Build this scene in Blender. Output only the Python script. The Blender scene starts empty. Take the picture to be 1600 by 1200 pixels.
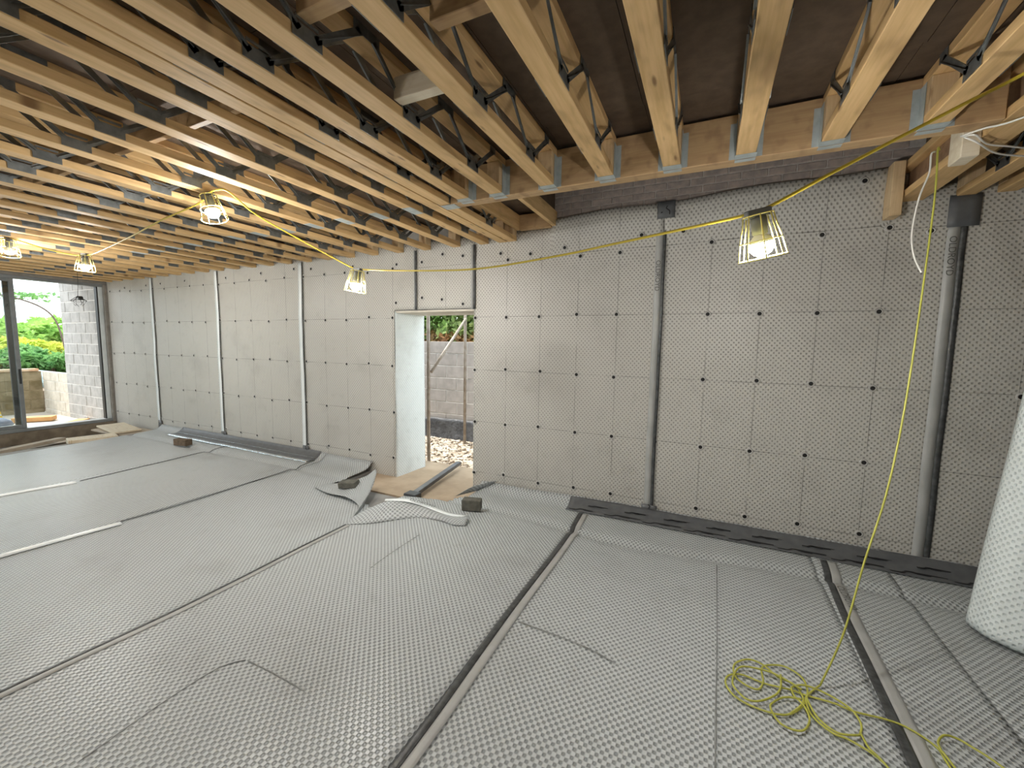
import bpy, math, random
from mathutils import Vector, Matrix, noise
random.seed(7)
SC = bpy.context.scene
COL = SC.collection
R = math.radians
# ------------------------------------------------------------------ camera, sky, sun, exposure
EYE = 1.694
yaw, pitch, roll, FPX = .44, .0955, .0163, 642.9
fwd = Vector((-math.sin(yaw)*math.cos(pitch), math.cos(yaw)*math.cos(pitch), -math.sin(pitch)))
rgt = Vector((math.cos(yaw), math.sin(yaw), 0)); up = rgt.cross(fwd)
r2 = rgt*math.cos(roll)+up*math.sin(roll); u2 = up*math.cos(roll)-rgt*math.sin(roll)
cam_d = bpy.data.cameras.new('camera'); cam = bpy.data.objects.new('camera', cam_d); COL.objects.link(cam)
cam_d.sensor_width = 36; cam_d.lens = FPX/1600*36; cam_d.clip_start = .02; cam_d.clip_end = 300
M3 = Matrix((r2, u2, -fwd)).transposed().to_4x4(); M3.translation = (0, 0, EYE)
cam.matrix_world = M3; SC.camera = cam
W = bpy.data.worlds.new('overcast_sky'); SC.world = W; W.use_nodes = True
W.node_tree.nodes['Background'].inputs[0].default_value = (.86, .94, 1, 1)
W.node_tree.nodes['Background'].inputs[1].default_value = 3.1
sd = bpy.data.lights.new('sun', 'SUN'); sun = bpy.data.objects.new('sun', sd); COL.objects.link(sun)
sd.energy = 6.0; sd.angle = R(6); sd.color = (1, .95, .86)
sun.rotation_euler = Vector((.56, .11, -.82)).to_track_quat('-Z', 'Y').to_euler()
SC.view_settings.view_transform = 'Standard'; SC.view_settings.look = 'None'
SC.view_settings.gamma = 1; SC.view_settings.use_curve_mapping = False
SC.view_settings.exposure = 0.0
BULB = 900.0
D = 4.108      # inner face of the long membrane wall
H = 2.793      # underside of the joists
DECK = 3.047   # underside of the floor deck

# ------------------------------------------------------------------ node helpers and materials
class NT:
    def __init__(s, name):
        s.m = bpy.data.materials.new(name); s.m.use_nodes = True
        s.t = s.m.node_tree; s.b = s.t.nodes['Principled BSDF']; s.out = s.t.nodes['Material Output']
    def n(s, typ, **kw):
        x = s.t.nodes.new(typ)
        for k, v in kw.items():
            if isinstance(k, str) and hasattr(x, k): setattr(x, k, v)
        return x
    def L(s, a, b): s.t.links.new(a, b)
    def math(s, op, a, b=None, c=None):
        x = s.n('ShaderNodeMath', operation=op)
        for i, v in enumerate((a, b, c)):
            if v is None: continue
            if isinstance(v, (int, float)): x.inputs[i].default_value = v
            else: s.L(v, x.inputs[i])
        return x.outputs[0]
    def mix(s, f, a, b):
        x = s.n('ShaderNodeMix', data_type='RGBA')
        for i, v in ((0, f), (6, a), (7, b)):
            if isinstance(v, (int, float)): x.inputs[i].default_value = v
            elif isinstance(v, tuple): x.inputs[i].default_value = (*v, 1)
            else: s.L(v, x.inputs[i])
        return x.outputs[2]
    def noise(s, vec, scale, detail=4, rough=.55):
        x = s.n('ShaderNodeTexNoise'); x.inputs['Scale'].default_value = scale
        x.inputs['Detail'].default_value = detail; x.inputs['Roughness'].default_value = rough
        if vec is not None: s.L(vec, x.inputs['Vector'])
        return x.outputs['Fac']
    def ramp(s, f, lo, hi):
        x = s.n('ShaderNodeMapRange'); x.interpolation_type = 'SMOOTHSTEP'
        s.L(f, x.inputs[0]); x.inputs[1].default_value = lo; x.inputs[2].default_value = hi
        return x.outputs[0]
    def bump(s, h, strength, dist):
        x = s.n('ShaderNodeBump'); x.inputs['Strength'].default_value = strength; x.inputs['Distance'].default_value = dist
        s.L(h, x.inputs['Height']); s.L(x.outputs[0], s.b.inputs['Normal'])
    def set(s, color=None, rough=.6, metal=0, spec=.5):
        if isinstance(color, tuple): s.b.inputs['Base Color'].default_value = (*color, 1)
        elif color is not None: s.L(color, s.b.inputs['Base Color'])
        if isinstance(rough, (int, float)): s.b.inputs['Roughness'].default_value = rough
        else: s.L(rough, s.b.inputs['Roughness'])
        s.b.inputs['Metallic'].default_value = metal
        s.b.inputs['Specular IOR Level'].default_value = spec
        return s.m

def objvec(t, scale=(1, 1, 1), rnd=True):
    tc = t.n('ShaderNodeTexCoord'); mp = t.n('ShaderNodeMapping'); mp.inputs['Scale'].default_value = scale
    v = tc.outputs['Object']
    if rnd:
        oi = t.n('ShaderNodeObjectInfo'); ad = t.n('ShaderNodeVectorMath', operation='ADD')
        cb = t.n('ShaderNodeCombineXYZ'); r = t.math('MULTIPLY', oi.outputs['Random'], 37.0)
        t.L(r, cb.inputs[0]); t.L(r, cb.inputs[1]); t.L(v, ad.inputs[0]); t.L(cb.outputs[0], ad.inputs[1]); v = ad.outputs[0]
    t.L(v, mp.inputs['Vector']); return mp.outputs[0]

def simple(name, c1, c2=None, scale=8, rough=.6, metal=0, bump=0, spec=.5, dist=.01, rnd=True):
    t = NT(name)
    if c2 is None: return t.set(c1, rough, metal, spec)
    f = t.noise(objvec(t, rnd=rnd), scale, 6)
    f2 = t.ramp(f, .3, .7)
    if bump: t.bump(f, bump, dist)
    return t.set(t.mix(f2, c1, c2), rough, metal, spec)

def membrane(name, base, dot, lines=False, rough=.42, dotf=.75, bump=.55, lo=.05, hi=.95, pu=.038, pv=.042):
    t = NT(name)
    uv = t.n('ShaderNodeUVMap'); sp = t.n('ShaderNodeSeparateXYZ'); t.L(uv.outputs[0], sp.inputs[0])
    u, v = sp.outputs[0], sp.outputs[1]
    cu = t.math('COSINE', t.math('MULTIPLY', u, 2*math.pi/pu)); cv = t.math('COSINE', t.math('MULTIPLY', v, 2*math.pi/pv))
    c = t.math('MULTIPLY', cu, cv)
    dm = t.ramp(c, lo, hi)
    big = t.noise(uv.outputs[0], 1.3, 5, .6); mid = t.noise(uv.outputs[0], 7, 4)
    col = t.mix(t.math('MULTIPLY', dm, dotf), base, dot)
    st = t.math('MULTIPLY', t.ramp(big, .5, .78), .30)
    col = t.mix(st, col, (.20, .19, .17))
    col = t.mix(t.math('MULTIPLY', t.ramp(mid, .55, .8), .16), col, (.16, .17, .15))
    if lines:
        fx = t.math('ABSOLUTE', t.math('SUBTRACT', t.math('FRACT', t.math('ADD', t.math('DIVIDE', t.math('ADD', u, .01), .4), 50.5)), .5))
        fz = t.math('ABSOLUTE', t.math('SUBTRACT', t.math('FRACT', t.math('ADD', t.math('DIVIDE', t.math('SUBTRACT', v, .2), .6), 50.5)), .5))
        lx = t.math('LESS_THAN', fx, .0065); lz = t.math('LESS_THAN', fz, .0046)
        ln = t.math('MULTIPLY', t.math('MAXIMUM', lx, lz), t.math('MULTIPLY', t.ramp(t.noise(uv.outputs[0], 3.1, 2), .3, .6), .62))
        col = t.mix(ln, col, (.07, .068, .06))
        # faint grey smudges of the wall showing through
        vo = t.n('ShaderNodeTexVoronoi'); vo.inputs['Scale'].default_value = 1.25; t.L(uv.outputs[0], vo.inputs['Vector'])
        sm = t.math('MULTIPLY', t.math('SUBTRACT', 1.0, t.ramp(vo.outputs['Distance'], .015, .05)), .55)
        col = t.mix(sm, col, (.13, .13, .12))
    t.bump(t.math('MULTIPLY', dm, -1.0), bump, .006)
    return t.set(col, rough, 0, .5)

def timber(name, a, b, c, grain=(9, .55, 9), rough=.62):
    t = NT(name)
    v = objvec(t, grain)
    f = t.noise(v, 5, 6, .6); k = t.noise(objvec(t, (5, 1.6, 5)), 2.2, 2)
    col = t.mix(t.ramp(f, .3, .72), a, b)
    kn = t.n('ShaderNodeTexVoronoi'); kn.inputs['Scale'].default_value = 2.1; t.L(objvec(t, tuple(6.5 if g > 1 else 1.5 for g in grain[:2])+(0 if grain[2] > 1 else 1.5,)), kn.inputs['Vector'])
    col = t.mix(t.math('MULTIPLY', t.math('SUBTRACT', 1.0, t.ramp(kn.outputs['Distance'], .05, .17)), .9), col, c)
    col = t.mix(t.math('MULTIPLY', t.ramp(k, .5, .75), .45), col, c)
    t.bump(f, .25, .004)
    return t.set(col, rough, 0, .35)

MAT = {}
MAT['wallmem'] = membrane('dimpled_wall_membrane', (.565, .55, .505), (.215, .21, .183), True)
MAT['floormem'] = membrane('dimpled_floor_membrane', (.565, .595, .60), (.225, .243, .245), False, .34, .9, .9, -.3, .75, .0355, .039)
MAT['whitemem'] = membrane('white_roll_membrane', (.80, .86, .85), (.50, .57, .575), False, .35, .6, .7)
MAT['flap'] = simple('smooth_membrane_flap', (.44, .445, .43), (.37, .375, .36), 6, .35)
MAT['whiteflap'] = simple('pale_membrane_flap', (.86, .90, .90), (.80, .85, .85), 6, .25)
MAT['butyl'] = simple('dark_butyl_tape', (.035, .037, .038), (.085, .09, .09), 30, .35, bump=.3)
MAT['tape'] = simple('grey_sealing_tape', (.10, .105, .11), (.13, .136, .14), 12, .42, bump=.12)
MAT['foil'] = simple('silver_foil_edge', (.5, .55, .58), (.8, .84, .86), 40, .22, .9, bump=.6)
MAT['ink'] = simple('black_print', (.012, .012, .014), rough=.5)
MAT['inkfade'] = simple('grey_print', (.10, .10, .09), rough=.5)
MAT['pine'] = timber('pine_chord', (.76, .515, .255), (.63, .41, .18), (.24, .13, .055))
MAT['pinex_shaded'] = timber('pine_crosswise_shaded', (.56, .38, .20), (.45, .29, .15), (.20, .11, .055), (.55, 9, 9))  # trimmer's shade put into the colour, darker than the pine of the chords
MAT['pinez'] = timber('pine_upright', (.74, .56, .34), (.63, .45, .25), (.36, .22, .11), (9, 9, .55))
MAT['palepine'] = timber('pale_planed_timber', (.78, .70, .55), (.70, .60, .44), (.5, .38, .24), (.55, 9, 9))
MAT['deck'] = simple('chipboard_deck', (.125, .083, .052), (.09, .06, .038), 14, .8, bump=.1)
MAT['osb'] = simple('brown_board_web', (.34, .21, .12), (.25, .15, .085), 20, .75)
MAT['galv'] = simple('galvanised_steel', (.30, .32, .32), (.20, .215, .215), 18, .42, .75)
MAT['hanger'] = simple('bright_galvanised_steel', (.50, .55, .55), (.40, .45, .45), 20, .5, .15)
MAT['brick'] = simple('dark_brick', (.50, .41, .36), (.33, .29, .265), 14, .85, bump=.5)
MAT['mortar'] = simple('grey_mortar', (.60, .56, .52), (.46, .43, .40), 25, .9, bump=.4)
MAT['block'] = simple('grey_concrete_block', (.47, .465, .455), (.36, .357, .35), 7, .9, bump=.5)
MAT['paleblock'] = simple('pale_concrete_block', (.72, .68, .60), (.58, .54, .46), 6, .9, bump=.4)
MAT['moss'] = simple('stained_retaining_block', (.36, .30, .20), (.17, .135, .07), 3.2, .9, bump=.5)
MAT['doorblock'] = simple('pinkish_grey_block', (.50, .465, .44), (.40, .37, .35), 7, .9, bump=.4)
MAT['mortarpale'] = simple('pale_mortar', (.84, .83, .80), (.74, .73, .70), 20, .9)
MAT['concrete'] = simple('slab_concrete', (.36, .35, .33), (.26, .25, .235), 5, .85, bump=.2)
MAT['plinth'] = simple('brown_stained_concrete', (.23, .19, .14), (.13, .105, .075), 6, .8, bump=.3)
MAT['ground'] = simple('pale_concrete_yard', (.66, .62, .56), (.52, .48, .42), 2.5, .9)
MAT['alu'] = simple('grey_aluminium', (.28, .30, .31), (.22, .24, .25), 6, .4, .35)
MAT['silver'] = simple('silver_aluminium', (.80, .86, .88), (.72, .79, .81), 6, .35, .2)
MAT['blackrub'] = simple('black_gasket', (.015, .016, .016), rough=.5)
MAT['jamb'] = simple('weathered_grey_render', (.33, .31, .28), (.24, .225, .2), 8, .8, bump=.2)
MAT['cream'] = simple('cream_soffit_board', (.66, .62, .53), (.58, .54, .45), 9, .7)
MAT['ply'] = simple('plywood_board', (.52, .41, .29), (.42, .32, .22), 4, .7, bump=.1)
MAT['blackbar'] = simple('black_plastic', (.03, .034, .038), (.05, .055, .06), 14, .3)
MAT['barface'] = simple('grey_bar_face', (.20, .22, .24), (.15, .165, .18), 14, .3)
MAT['brickgrey'] = simple('dark_grey_concrete_brick', (.145, .14, .115), (.09, .088, .072), 22, .9, bump=.6)
MAT['brickbrown'] = simple('brown_concrete_brick', (.16, .115, .075), (.10, .07, .045), 22, .9, bump=.6)
MAT['yellow'] = simple('yellow_cable_sheath', (.62, .48, .05), (.52, .40, .04), 8, .4)
MAT['lime'] = simple('yellow_green_cord', (.52, .52, .10), (.42, .42, .07), 9, .45)
MAT['whitewire'] = simple('white_cable_sheath', (.78, .77, .72), rough=.4)
MAT['cage'] = simple('yellow_wire_cage', (.80, .70, .22), rough=.45)
MAT['holder'] = simple('grey_lamp_holder', (.16, .17, .17), (.12, .125, .125), 10, .5)
MAT['darkwire'] = simple('dark_wire', (.05, .05, .048), rough=.5)
MAT['plug'] = simple('black_plug_hole', (.006, .006, .006), rough=.7)
MAT['rim'] = simple('clear_plug_rim', (.50, .49, .46), rough=.3)
MAT['steel'] = simple('rusty_scaffold_tube', (.42, .38, .33), (.30, .25, .20), 12, .5, .4)
MAT['tanking'] = simple('black_tanking_membrane', (.06, .062, .07), (.12, .125, .135), 10, .5, bump=.8, dist=.03)
MAT['stone'] = simple('pale_gravel', (.74, .66, .55), (.34, .27, .20), 9, .85, rnd=False)
MAT['soil'] = simple('brown_soil', (.24, .18, .12), (.15, .11, .07), 10, .9)
MAT['orange'] = simple('orange_planed_timber', (.72, .42, .18), (.62, .34, .13), 8, .7)
MAT['copeboard'] = simple('weathered_cope_board', (.46, .26, .14), (.62, .50, .36), 6, .8)
MAT['yelpaint'] = simple('yellow_fibreglass', (.85, .66, .03), rough=.4)
MAT['bluebag'] = simple('blue_grey_sack', (.16, .2, .30), (.24, .28, .38), 5, .7)
MAT['tarp'] = simple('pale_blue_tarp', (.5, .74, .85), rough=.5)
MAT['carton'] = simple('dusty_boards', (.52, .45, .36), (.40, .33, .25), 5, .8)
MAT['bark'] = simple('grey_bark', (.2, .16, .12), (.13, .10, .08), 12, .9)
def leafmat(name, a, b):
    t = NT(name)
    ge = t.n('ShaderNodeNewGeometry'); f = t.noise(ge.outputs['Position'], 2.2, 3); g = t.noise(ge.outputs['Position'], 14, 2)
    c = t.mix(t.ramp(f, .35, .65), a, b); c = t.mix(t.math('MULTIPLY', t.ramp(g, .4, .7), .5), c, tuple(x*.45 for x in a))
    tr = t.n('ShaderNodeBsdfTranslucent'); t.L(c, tr.inputs[0]); mx = t.n('ShaderNodeMixShader'); mx.inputs[0].default_value = .4
    t.set(c, .6, 0, .3); t.L(t.b.outputs[0], mx.inputs[1]); t.L(tr.outputs[0], mx.inputs[2]); t.L(mx.outputs[0], t.out.inputs[0])
    return t.m
MAT['leafa'] = leafmat('bright_green_leaves', (.32, .58, .14), (.46, .68, .18))
MAT['leafb'] = leafmat('deep_green_leaves', (.18, .40, .14), (.28, .52, .18))
MAT['leafy'] = leafmat('yellow_green_leaves', (.58, .70, .10), (.74, .76, .16))
MAT['leafh'] = leafmat('hedge_leaves', (.24, .42, .12), (.48, .56, .24))
MAT['leafr'] = leafmat('russet_leaves', (.40, .20, .10), (.50, .34, .16))
t = NT('glass_pane'); tr = t.n('ShaderNodeBsdfTransparent'); tr.inputs[0].default_value = (.93, .97, .96, 1)
gl = t.n('ShaderNodeBsdfGlossy'); gl.inputs['Roughness'].default_value = .02; mx = t.n('ShaderNodeMixShader'); mx.inputs[0].default_value = .09
t.L(tr.outputs[0], mx.inputs[1]); t.L(gl.outputs[0], mx.inputs[2]); t.L(mx.outputs[0], t.out.inputs[0]); MAT['glass'] = t.m
t = NT('lit_bulb'); t.b.inputs['Emission Color'].default_value = (1, .975, .93, 1); t.b.inputs['Emission Strength'].default_value = BULB; MAT['bulb'] = t.m

# ------------------------------------------------------------------ mesh helpers
class MB:
    def __init__(s): s.v = []; s.f = []; s.m = []; s.uv = None; s.cur = 0; s.sm = []
    def add(s, vs, fs, smooth=False):
        o = len(s.v); s.v += [tuple(x) for x in vs]
        for f in fs: s.f.append(tuple(o+i for i in f)); s.m.append(s.cur); s.sm.append(smooth)
        return s
    def box(s, a, b):
        (x0, y0, z0), (x1, y1, z1) = a, b
        return s.add([(x0,y0,z0),(x1,y0,z0),(x1,y1,z0),(x0,y1,z0),(x0,y0,z1),(x1,y0,z1),(x1,y1,z1),(x0,y1,z1)],
                     [(0,3,2,1),(4,5,6,7),(0,1,5,4),(1,2,6,5),(2,3,7,6),(3,0,4,7)])
    def bbox(s, a, b, c=.004):
        """box with chamfered edges"""
        x0, y0, z0 = a; x1, y1, z1 = b; vs = []; fs = []
        def V(i, j, k, ax):
            p = [x1 if i else x0, y1 if j else y0, z1 if k else z0]
            for n, q in enumerate((i, j, k)):
                if n != ax: p[n] += -c if q else c
            return tuple(p)
        idx = {}
        for i in (0,1):
            for j in (0,1):
                for k in (0,1):
                    for ax in range(3): idx[i,j,k,ax] = len(vs); vs.append(V(i,j,k,ax))
        for ax in range(3):
            for sd_ in (0,1):
                o1, o2 = [(1,2),(2,0),(0,1)][ax]; q = []
                for (p, r_) in ((0,0),(1,0),(1,1),(0,1)):
                    t_ = [0,0,0]; t_[ax] = sd_; t_[o1] = p; t_[o2] = r_; q.append(idx[(*t_, ax)])
                fs.append(tuple(q if sd_ else q[::-1]))
        for ax in range(3):
            o1, o2 = [(1,2),(2,0),(0,1)][ax]
            for p in (0,1):
                for r_ in (0,1):
                    t0 = [0,0,0]; t1 = [0,0,0]; t1[ax] = 1
                    for t_ in (t0, t1): t_[o1] = p; t_[o2] = r_
                    fs.append((idx[(*t0,o1)], idx[(*t1,o1)], idx[(*t1,o2)], idx[(*t0,o2)]))
        for i in (0,1):
            for j in (0,1):
                for k in (0,1): fs.append((idx[i,j,k,0], idx[i,j,k,1], idx[i,j,k,2]))
        return s.add(vs, fs)
    def bar(s, p, q, w, h, upv=(0,0,1)):
        p, q = Vector(p), Vector(q); d = (q-p).normalized(); u = Vector(upv)
        a = d.cross(u)
        if a.length < 1e-4: a = d.cross(Vector((1,0,0)))
        a.normalize(); b = a.cross(d).normalized(); vs = []
        for c in (p, q):
            for (i, j) in ((-1,-1),(1,-1),(1,1),(-1,1)): vs.append(c+a*(i*w/2)+b*(j*h/2))
        return s.add(vs, [(0,1,2,3),(7,6,5,4),(0,4,5,1),(1,5,6,2),(2,6,7,3),(3,7,4,0)])
    def tube(s, pts, r, n=8, closed=False):
        pts = [Vector(p) for p in pts]; N = len(pts); vs = []; fs = []
        ref = Vector((0,0,1))
        for i, p in enumerate(pts):
            d = (pts[(i+1) % N]-pts[i-1]) if closed else (pts[min(i+1,N-1)]-pts[max(i-1,0)])
            d.normalize(); a = d.cross(ref)
            if a.length < .05: a = d.cross(Vector((1,.3,0)))
            a.normalize(); b = d.cross(a); rr = r[i] if isinstance(r, (list, tuple)) else r
            for k in range(n):
                t_ = 2*math.pi*k/n; vs.append(p+a*(math.cos(t_)*rr)+b*(math.sin(t_)*rr))
        for i in range(N if closed else N-1):
            for k in range(n):
                j = (i+1) % N; fs.append((i*n+k, i*n+(k+1) % n, j*n+(k+1) % n, j*n+k))
        if not closed: fs.append(tuple(range(n))[::-1]); fs.append(tuple((N-1)*n+k for k in range(n)))
        return s.add(vs, fs, True)
    def lathe(s, prof, n=16, c=(0,0,0)):
        vs = []; fs = []
        for (r, z) in prof:
            for k in range(n): t_ = 2*math.pi*k/n; vs.append((c[0]+r*math.cos(t_), c[1]+r*math.sin(t_), c[2]+z))
        for i in range(len(prof)-1):
            for k in range(n): fs.append((i*n+k, i*n+(k+1) % n, (i+1)*n+(k+1) % n, (i+1)*n+k))
        return s.add(vs, fs, True)
    def build(s, name, mats, parent=None, smooth=False, data_only=False):
        me = bpy.data.meshes.new(name); me.from_pydata(s.v, [], s.f)
        if not isinstance(mats, (list, tuple)): mats = [mats]
        for m in mats: me.materials.append(MAT[m])
        for p, mi, sm in zip(me.polygons, s.m, s.sm): p.material_index = mi; p.use_smooth = sm or smooth
        if s.uv:
            ul = me.uv_layers.new(name='UVMap')
            for l in me.loops: ul.data[l.index].uv = s.uv[l.vertex_index]
        me.update()
        return me if data_only else link(name, me, parent)
def link(name, me, parent=None, loc=None):
    o = bpy.data.objects.new(name, me); COL.objects.link(o)
    if parent: o.parent = parent
    if loc: o.location = loc
    return o
def tag(o, label=None, cat=None, group=None, kind=None):
    for k, v in (('label', label), ('category', cat), ('group', group), ('kind', kind)):
        if v: o[k] = v
    return o
def empty(name, loc, label=None, cat=None, group=None):
    o = bpy.data.objects.new(name, None); COL.objects.link(o); o.location = loc; o.empty_display_size = .1
    return tag(o, label, cat, group)
def struct(o): o['kind'] = 'structure'; return o
def grid_mesh(us, vs, fn, keep=None, thick=.004, uvf=None):
    """sheet from parameter lists; fn(u,v)->point. Thin edges are added on the back side."""
    mb = MB(); nu, nv = len(us), len(vs); P = []; UV = []
    for v in vs:
        for u in us: P.append(fn(u, v)); UV.append(uvf(u, v) if uvf else (u, v))
    fs = []
    for j in range(nv-1):
        for i in range(nu-1):
            if keep and not keep((us[i]+us[i+1])/2, (vs[j]+vs[j+1])/2): continue
            fs.append((j*nu+i, j*nu+i+1, (j+1)*nu+i+1, (j+1)*nu+i))
    mb.add(P, fs, True); mb.uv = UV
    return mb
def lin(a, b, step):
    n = max(1, round((b-a)/step)); return [a+(b-a)*i/n for i in range(n+1)]
def smooth_path(pts, sub=6, closed=False):
    pts = [Vector(p) for p in pts]; N = len(pts); out = []
    for i in range(N if closed else N-1):
        g = (lambda k: pts[k % N]) if closed else (lambda k: pts[max(0, min(N-1, k))])
        p0, p1, p2, p3 = g(i-1), g(i), g(i+1), g(i+2)
        for k in range(sub):
            t_ = k/sub
            out.append(.5*((2*p1)+(-p0+p2)*t_+(2*p0-5*p1+4*p2-p3)*t_*t_+(-p0+3*p1-3*p2+p3)*t_**3))
    if not closed: out.append(pts[-1])
    return out
def solid(o, th):
    m = o.modifiers.new('thickness', 'SOLIDIFY'); m.thickness = th; m.offset = -1; return o
def lettering(name, body, size, loc, ex, ey, mat, parent):
    cu = bpy.data.curves.new(name, 'FONT'); cu.body = body; cu.size = size; cu.align_x = 'CENTER'; cu.align_y = 'CENTER'
    o = bpy.data.objects.new(name+'_tmp', cu); COL.objects.link(o)
    dg = bpy.context.evaluated_depsgraph_get(); me = bpy.data.meshes.new_from_object(o.evaluated_get(dg))
    bpy.data.objects.remove(o); ex, ey = Vector(ex).normalized(), Vector(ey).normalized(); ez = ex.cross(ey)
    M = Matrix((ex, ey, ez)).transposed().to_4x4(); M.translation = loc; me.transform(M); me.materials.clear(); me.materials.append(MAT[mat]); me.name = name
    return link(name, me, parent)
ORD = ['first','second','third','fourth','fifth','sixth','seventh','eighth','ninth','tenth','eleventh','twelfth','thirteenth','fourteenth','fifteenth','sixteenth','seventeenth','eighteenth','nineteenth','twentieth','twenty-first','twenty-second','twenty-third']

# ================================================================== SETTING
# ---- slab with a shallow recess at the doorway and a lower strip by the glazed end
mb = MB()
for a, b in (((-9.35,-3.6,-.5),(4.3,3.5,-.032)), ((-9.35,3.5,-.5),(-4.0,4.66,-.032)), ((-2.3,3.5,-.5),(4.3,4.66,-.032)),
             ((-4.0,3.5,-.5),(-2.3,4.8,-.11)), ((-11.05,-3.6,-.5),(-9.35,4.66,-.22))): mb.box(a, b)
struct(mb.build('floor', 'concrete'))
# ---- long wall behind the membrane with the door opening
DX0, DX1, DZ = -3.585, -2.43, 2.09
mb = MB(); y0, y1 = D+.02, 4.67
mb.box((-11.05,y0,-.5),(DX0,y1,2.86)); mb.box((DX1,y0,-.5),(4.3,y1,2.86)); mb.box((DX0,y0,DZ),(DX1,y1,2.86))
mb.box((-11.05,y0+.005,2.86),(-1.62,y1,3.3)); mb.box((1.42,y0+.005,2.86),(4.3,y1,3.3))
wb = struct(mb.build('wall_back', 'concrete'))
mb = MB(); mb.box((-1.62,D+.024,2.86),(1.42,y1,4.0)); mb.build('mortar_bed', 'mortar', wb)
bl, bh, jt = .188, .054, .010
bmesh_ = [MB().bbox((-bl/2,-.0,-bh/2),(bl/2,.05,bh/2),.004).build('brick', 'brick', data_only=True)]
half = MB().bbox((-bl/4+.004,0,-bh/2),(bl/4-.004,.05,bh/2),.004).build('brick', 'brick', data_only=True)
for r_ in range(11):
    z = 2.90+r_*(bh+jt); off = .099 if r_ % 2 else 0
    for k in range(15):
        x = -1.50+k*(bl+jt)+off
        if x+bl/2 > 1.42: continue
        o = link('brick', bmesh_[0], wb, (x+random.uniform(-.002,.002), D+.014+random.uniform(-.002,.003), z)); o.rotation_euler = (0, R(random.uniform(-.4,.4)), R(random.uniform(-.5,.5)))
    if off: link('brick', half, wb, (-1.50-bl/4+.004+.05-.05, D+.015, z))
mb = MB(); mb.box((DX0,D+.005,DZ-.022),(DX1,y1,DZ)); struct(mb.build('trim_1', 'cream'))
# ---- glazed end wall
EX = -11.0
mb = MB(); mb.box((-11.35,-3.6,-.5),(-10.93,D+.02,.0)); struct(mb.build('wall_left', 'plinth'))
mb = MB(); mb.box((-11.2,-3.6,2.755),(-10.95,D+.02,3.3)); struct(mb.build('wall_left_head', 'jamb'))
win = empty('window_1', (0,0,0)); struct(win)
def part(name, mat, parent, *boxes):
    m = MB()
    for a, b in boxes: m.bbox(a, b, .003)
    return m.build(name, mat, parent)
part('head_frame', 'alu', win, ((-11.10,-3.5,2.70),(-10.97,4.07,2.755)))
part('sill_frame', 'alu', win, ((-11.14,-3.5,.0),(-10.95,4.07,.06)))
part('jamb_cover', 'jamb', win, ((-11.12,4.055,.0),(-10.93,4.125,2.755)))
part('jamb_frame', 'silver', win, ((-11.09,3.985,.06),(-10.99,4.055,2.70)))
part('gasket', 'blackrub', win, ((-11.10,3.965,.06),(-11.0,3.985,2.70)))
for k, (ya, yb) in enumerate(((.02, 2.885), (-3.0, .10))):
    xo = -11.0-.055*k
    sash = part('sliding_sash', 'alu', win, ((xo-.05,yb-.055,.06),(xo,yb,2.70)), ((xo-.05,ya,.06),(xo,ya+.055,2.70)), ((xo-.05,ya+.055,.06),(xo,yb-.055,.125)), ((xo-.05,ya+.055,2.645),(xo,yb-.055,2.70)))
    mb = MB(); mb.box((xo-.028,ya+.05,.12),(xo-.02,yb-.05,2.65)); mb.build('pane', 'glass', sash)
    if k == 0:
        part('sash_edge', 'blackrub', sash, ((xo-.10,yb-.115,.06),(xo-.052,yb-.052,2.70)))
        part('pull_handle', 'blackrub', sash, ((xo,yb-.04,.86),(xo+.03,yb-.018,1.12)))
# ---- the two walls behind the camera: right gable and an open front with wide openings
mb = MB(); mb.box((4.2,-3.6,-.5),(4.5,4.66,3.3)); struct(mb.build('wall_right', 'block'))
mb = MB(); mb.box((-11.05,-3.9,-.5),(4.3,-3.6,.1)); mb.box((-11.05,-3.9,2.65),(4.3,-3.6,3.3))
mb.box((-11.05,-3.9,.1),(-10.2,-3.6,2.65)); mb.box((-8.0,-3.9,.1),(4.3,-3.6,2.65))
struct(mb.build('wall_front', 'block'))
# ---- deck above the joists, in boards
ceil = empty('ceiling', (0,0,DECK)); struct(ceil)
k = 0; x = -11.2
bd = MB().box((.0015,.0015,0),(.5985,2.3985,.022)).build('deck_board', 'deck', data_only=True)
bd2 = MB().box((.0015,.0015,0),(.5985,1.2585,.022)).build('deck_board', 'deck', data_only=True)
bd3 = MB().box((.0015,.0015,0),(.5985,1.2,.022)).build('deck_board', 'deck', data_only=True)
while x < 4.3:
    link('deck_board', bd, ceil, (x, -3.6+.07, 0)); link('deck_board', bd, ceil, (x, -1.13, 0))
    link('deck_board', bd2, ceil, (x, 1.27, 0))
    if x > -2.5 and x < 1.2: link('deck_board', bd2, ceil, (x, 1.67, .0225))
    if x+.3 < -1.48 or x+.3 > 1.5: link('deck_board', bd3, ceil, (x, 2.53, 0)); link('deck_board', bd3, ceil, (x, 3.0, .0225))
    x += .6
mb = MB()
mb.box((-1.49,2.93,DECK+.05),(1.5,2.96,4.0)); mb.box((-1.62,2.93,DECK+.01),(-1.49,4.6,4.0)); mb.box((1.36,2.96,DECK+.01),(1.5,4.6,4.0)); mb.box((-1.62,2.9,4.0),(1.5,4.66,4.05))
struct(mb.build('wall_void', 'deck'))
mb = MB(); mb.box((-11.4,-3.9,3.3),(4.5,2.9,3.42)); mb.box((-11.4,2.9,3.3),(-1.63,4.66,3.42)); mb.box((-12.7,-3.9,3.3),(-11.4,4.9,3.42)); mb.box((1.51,2.9,3.3),(4.5,4.66,3.42)); struct(mb.build('ceiling_roof_slab', 'concrete'))

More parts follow.
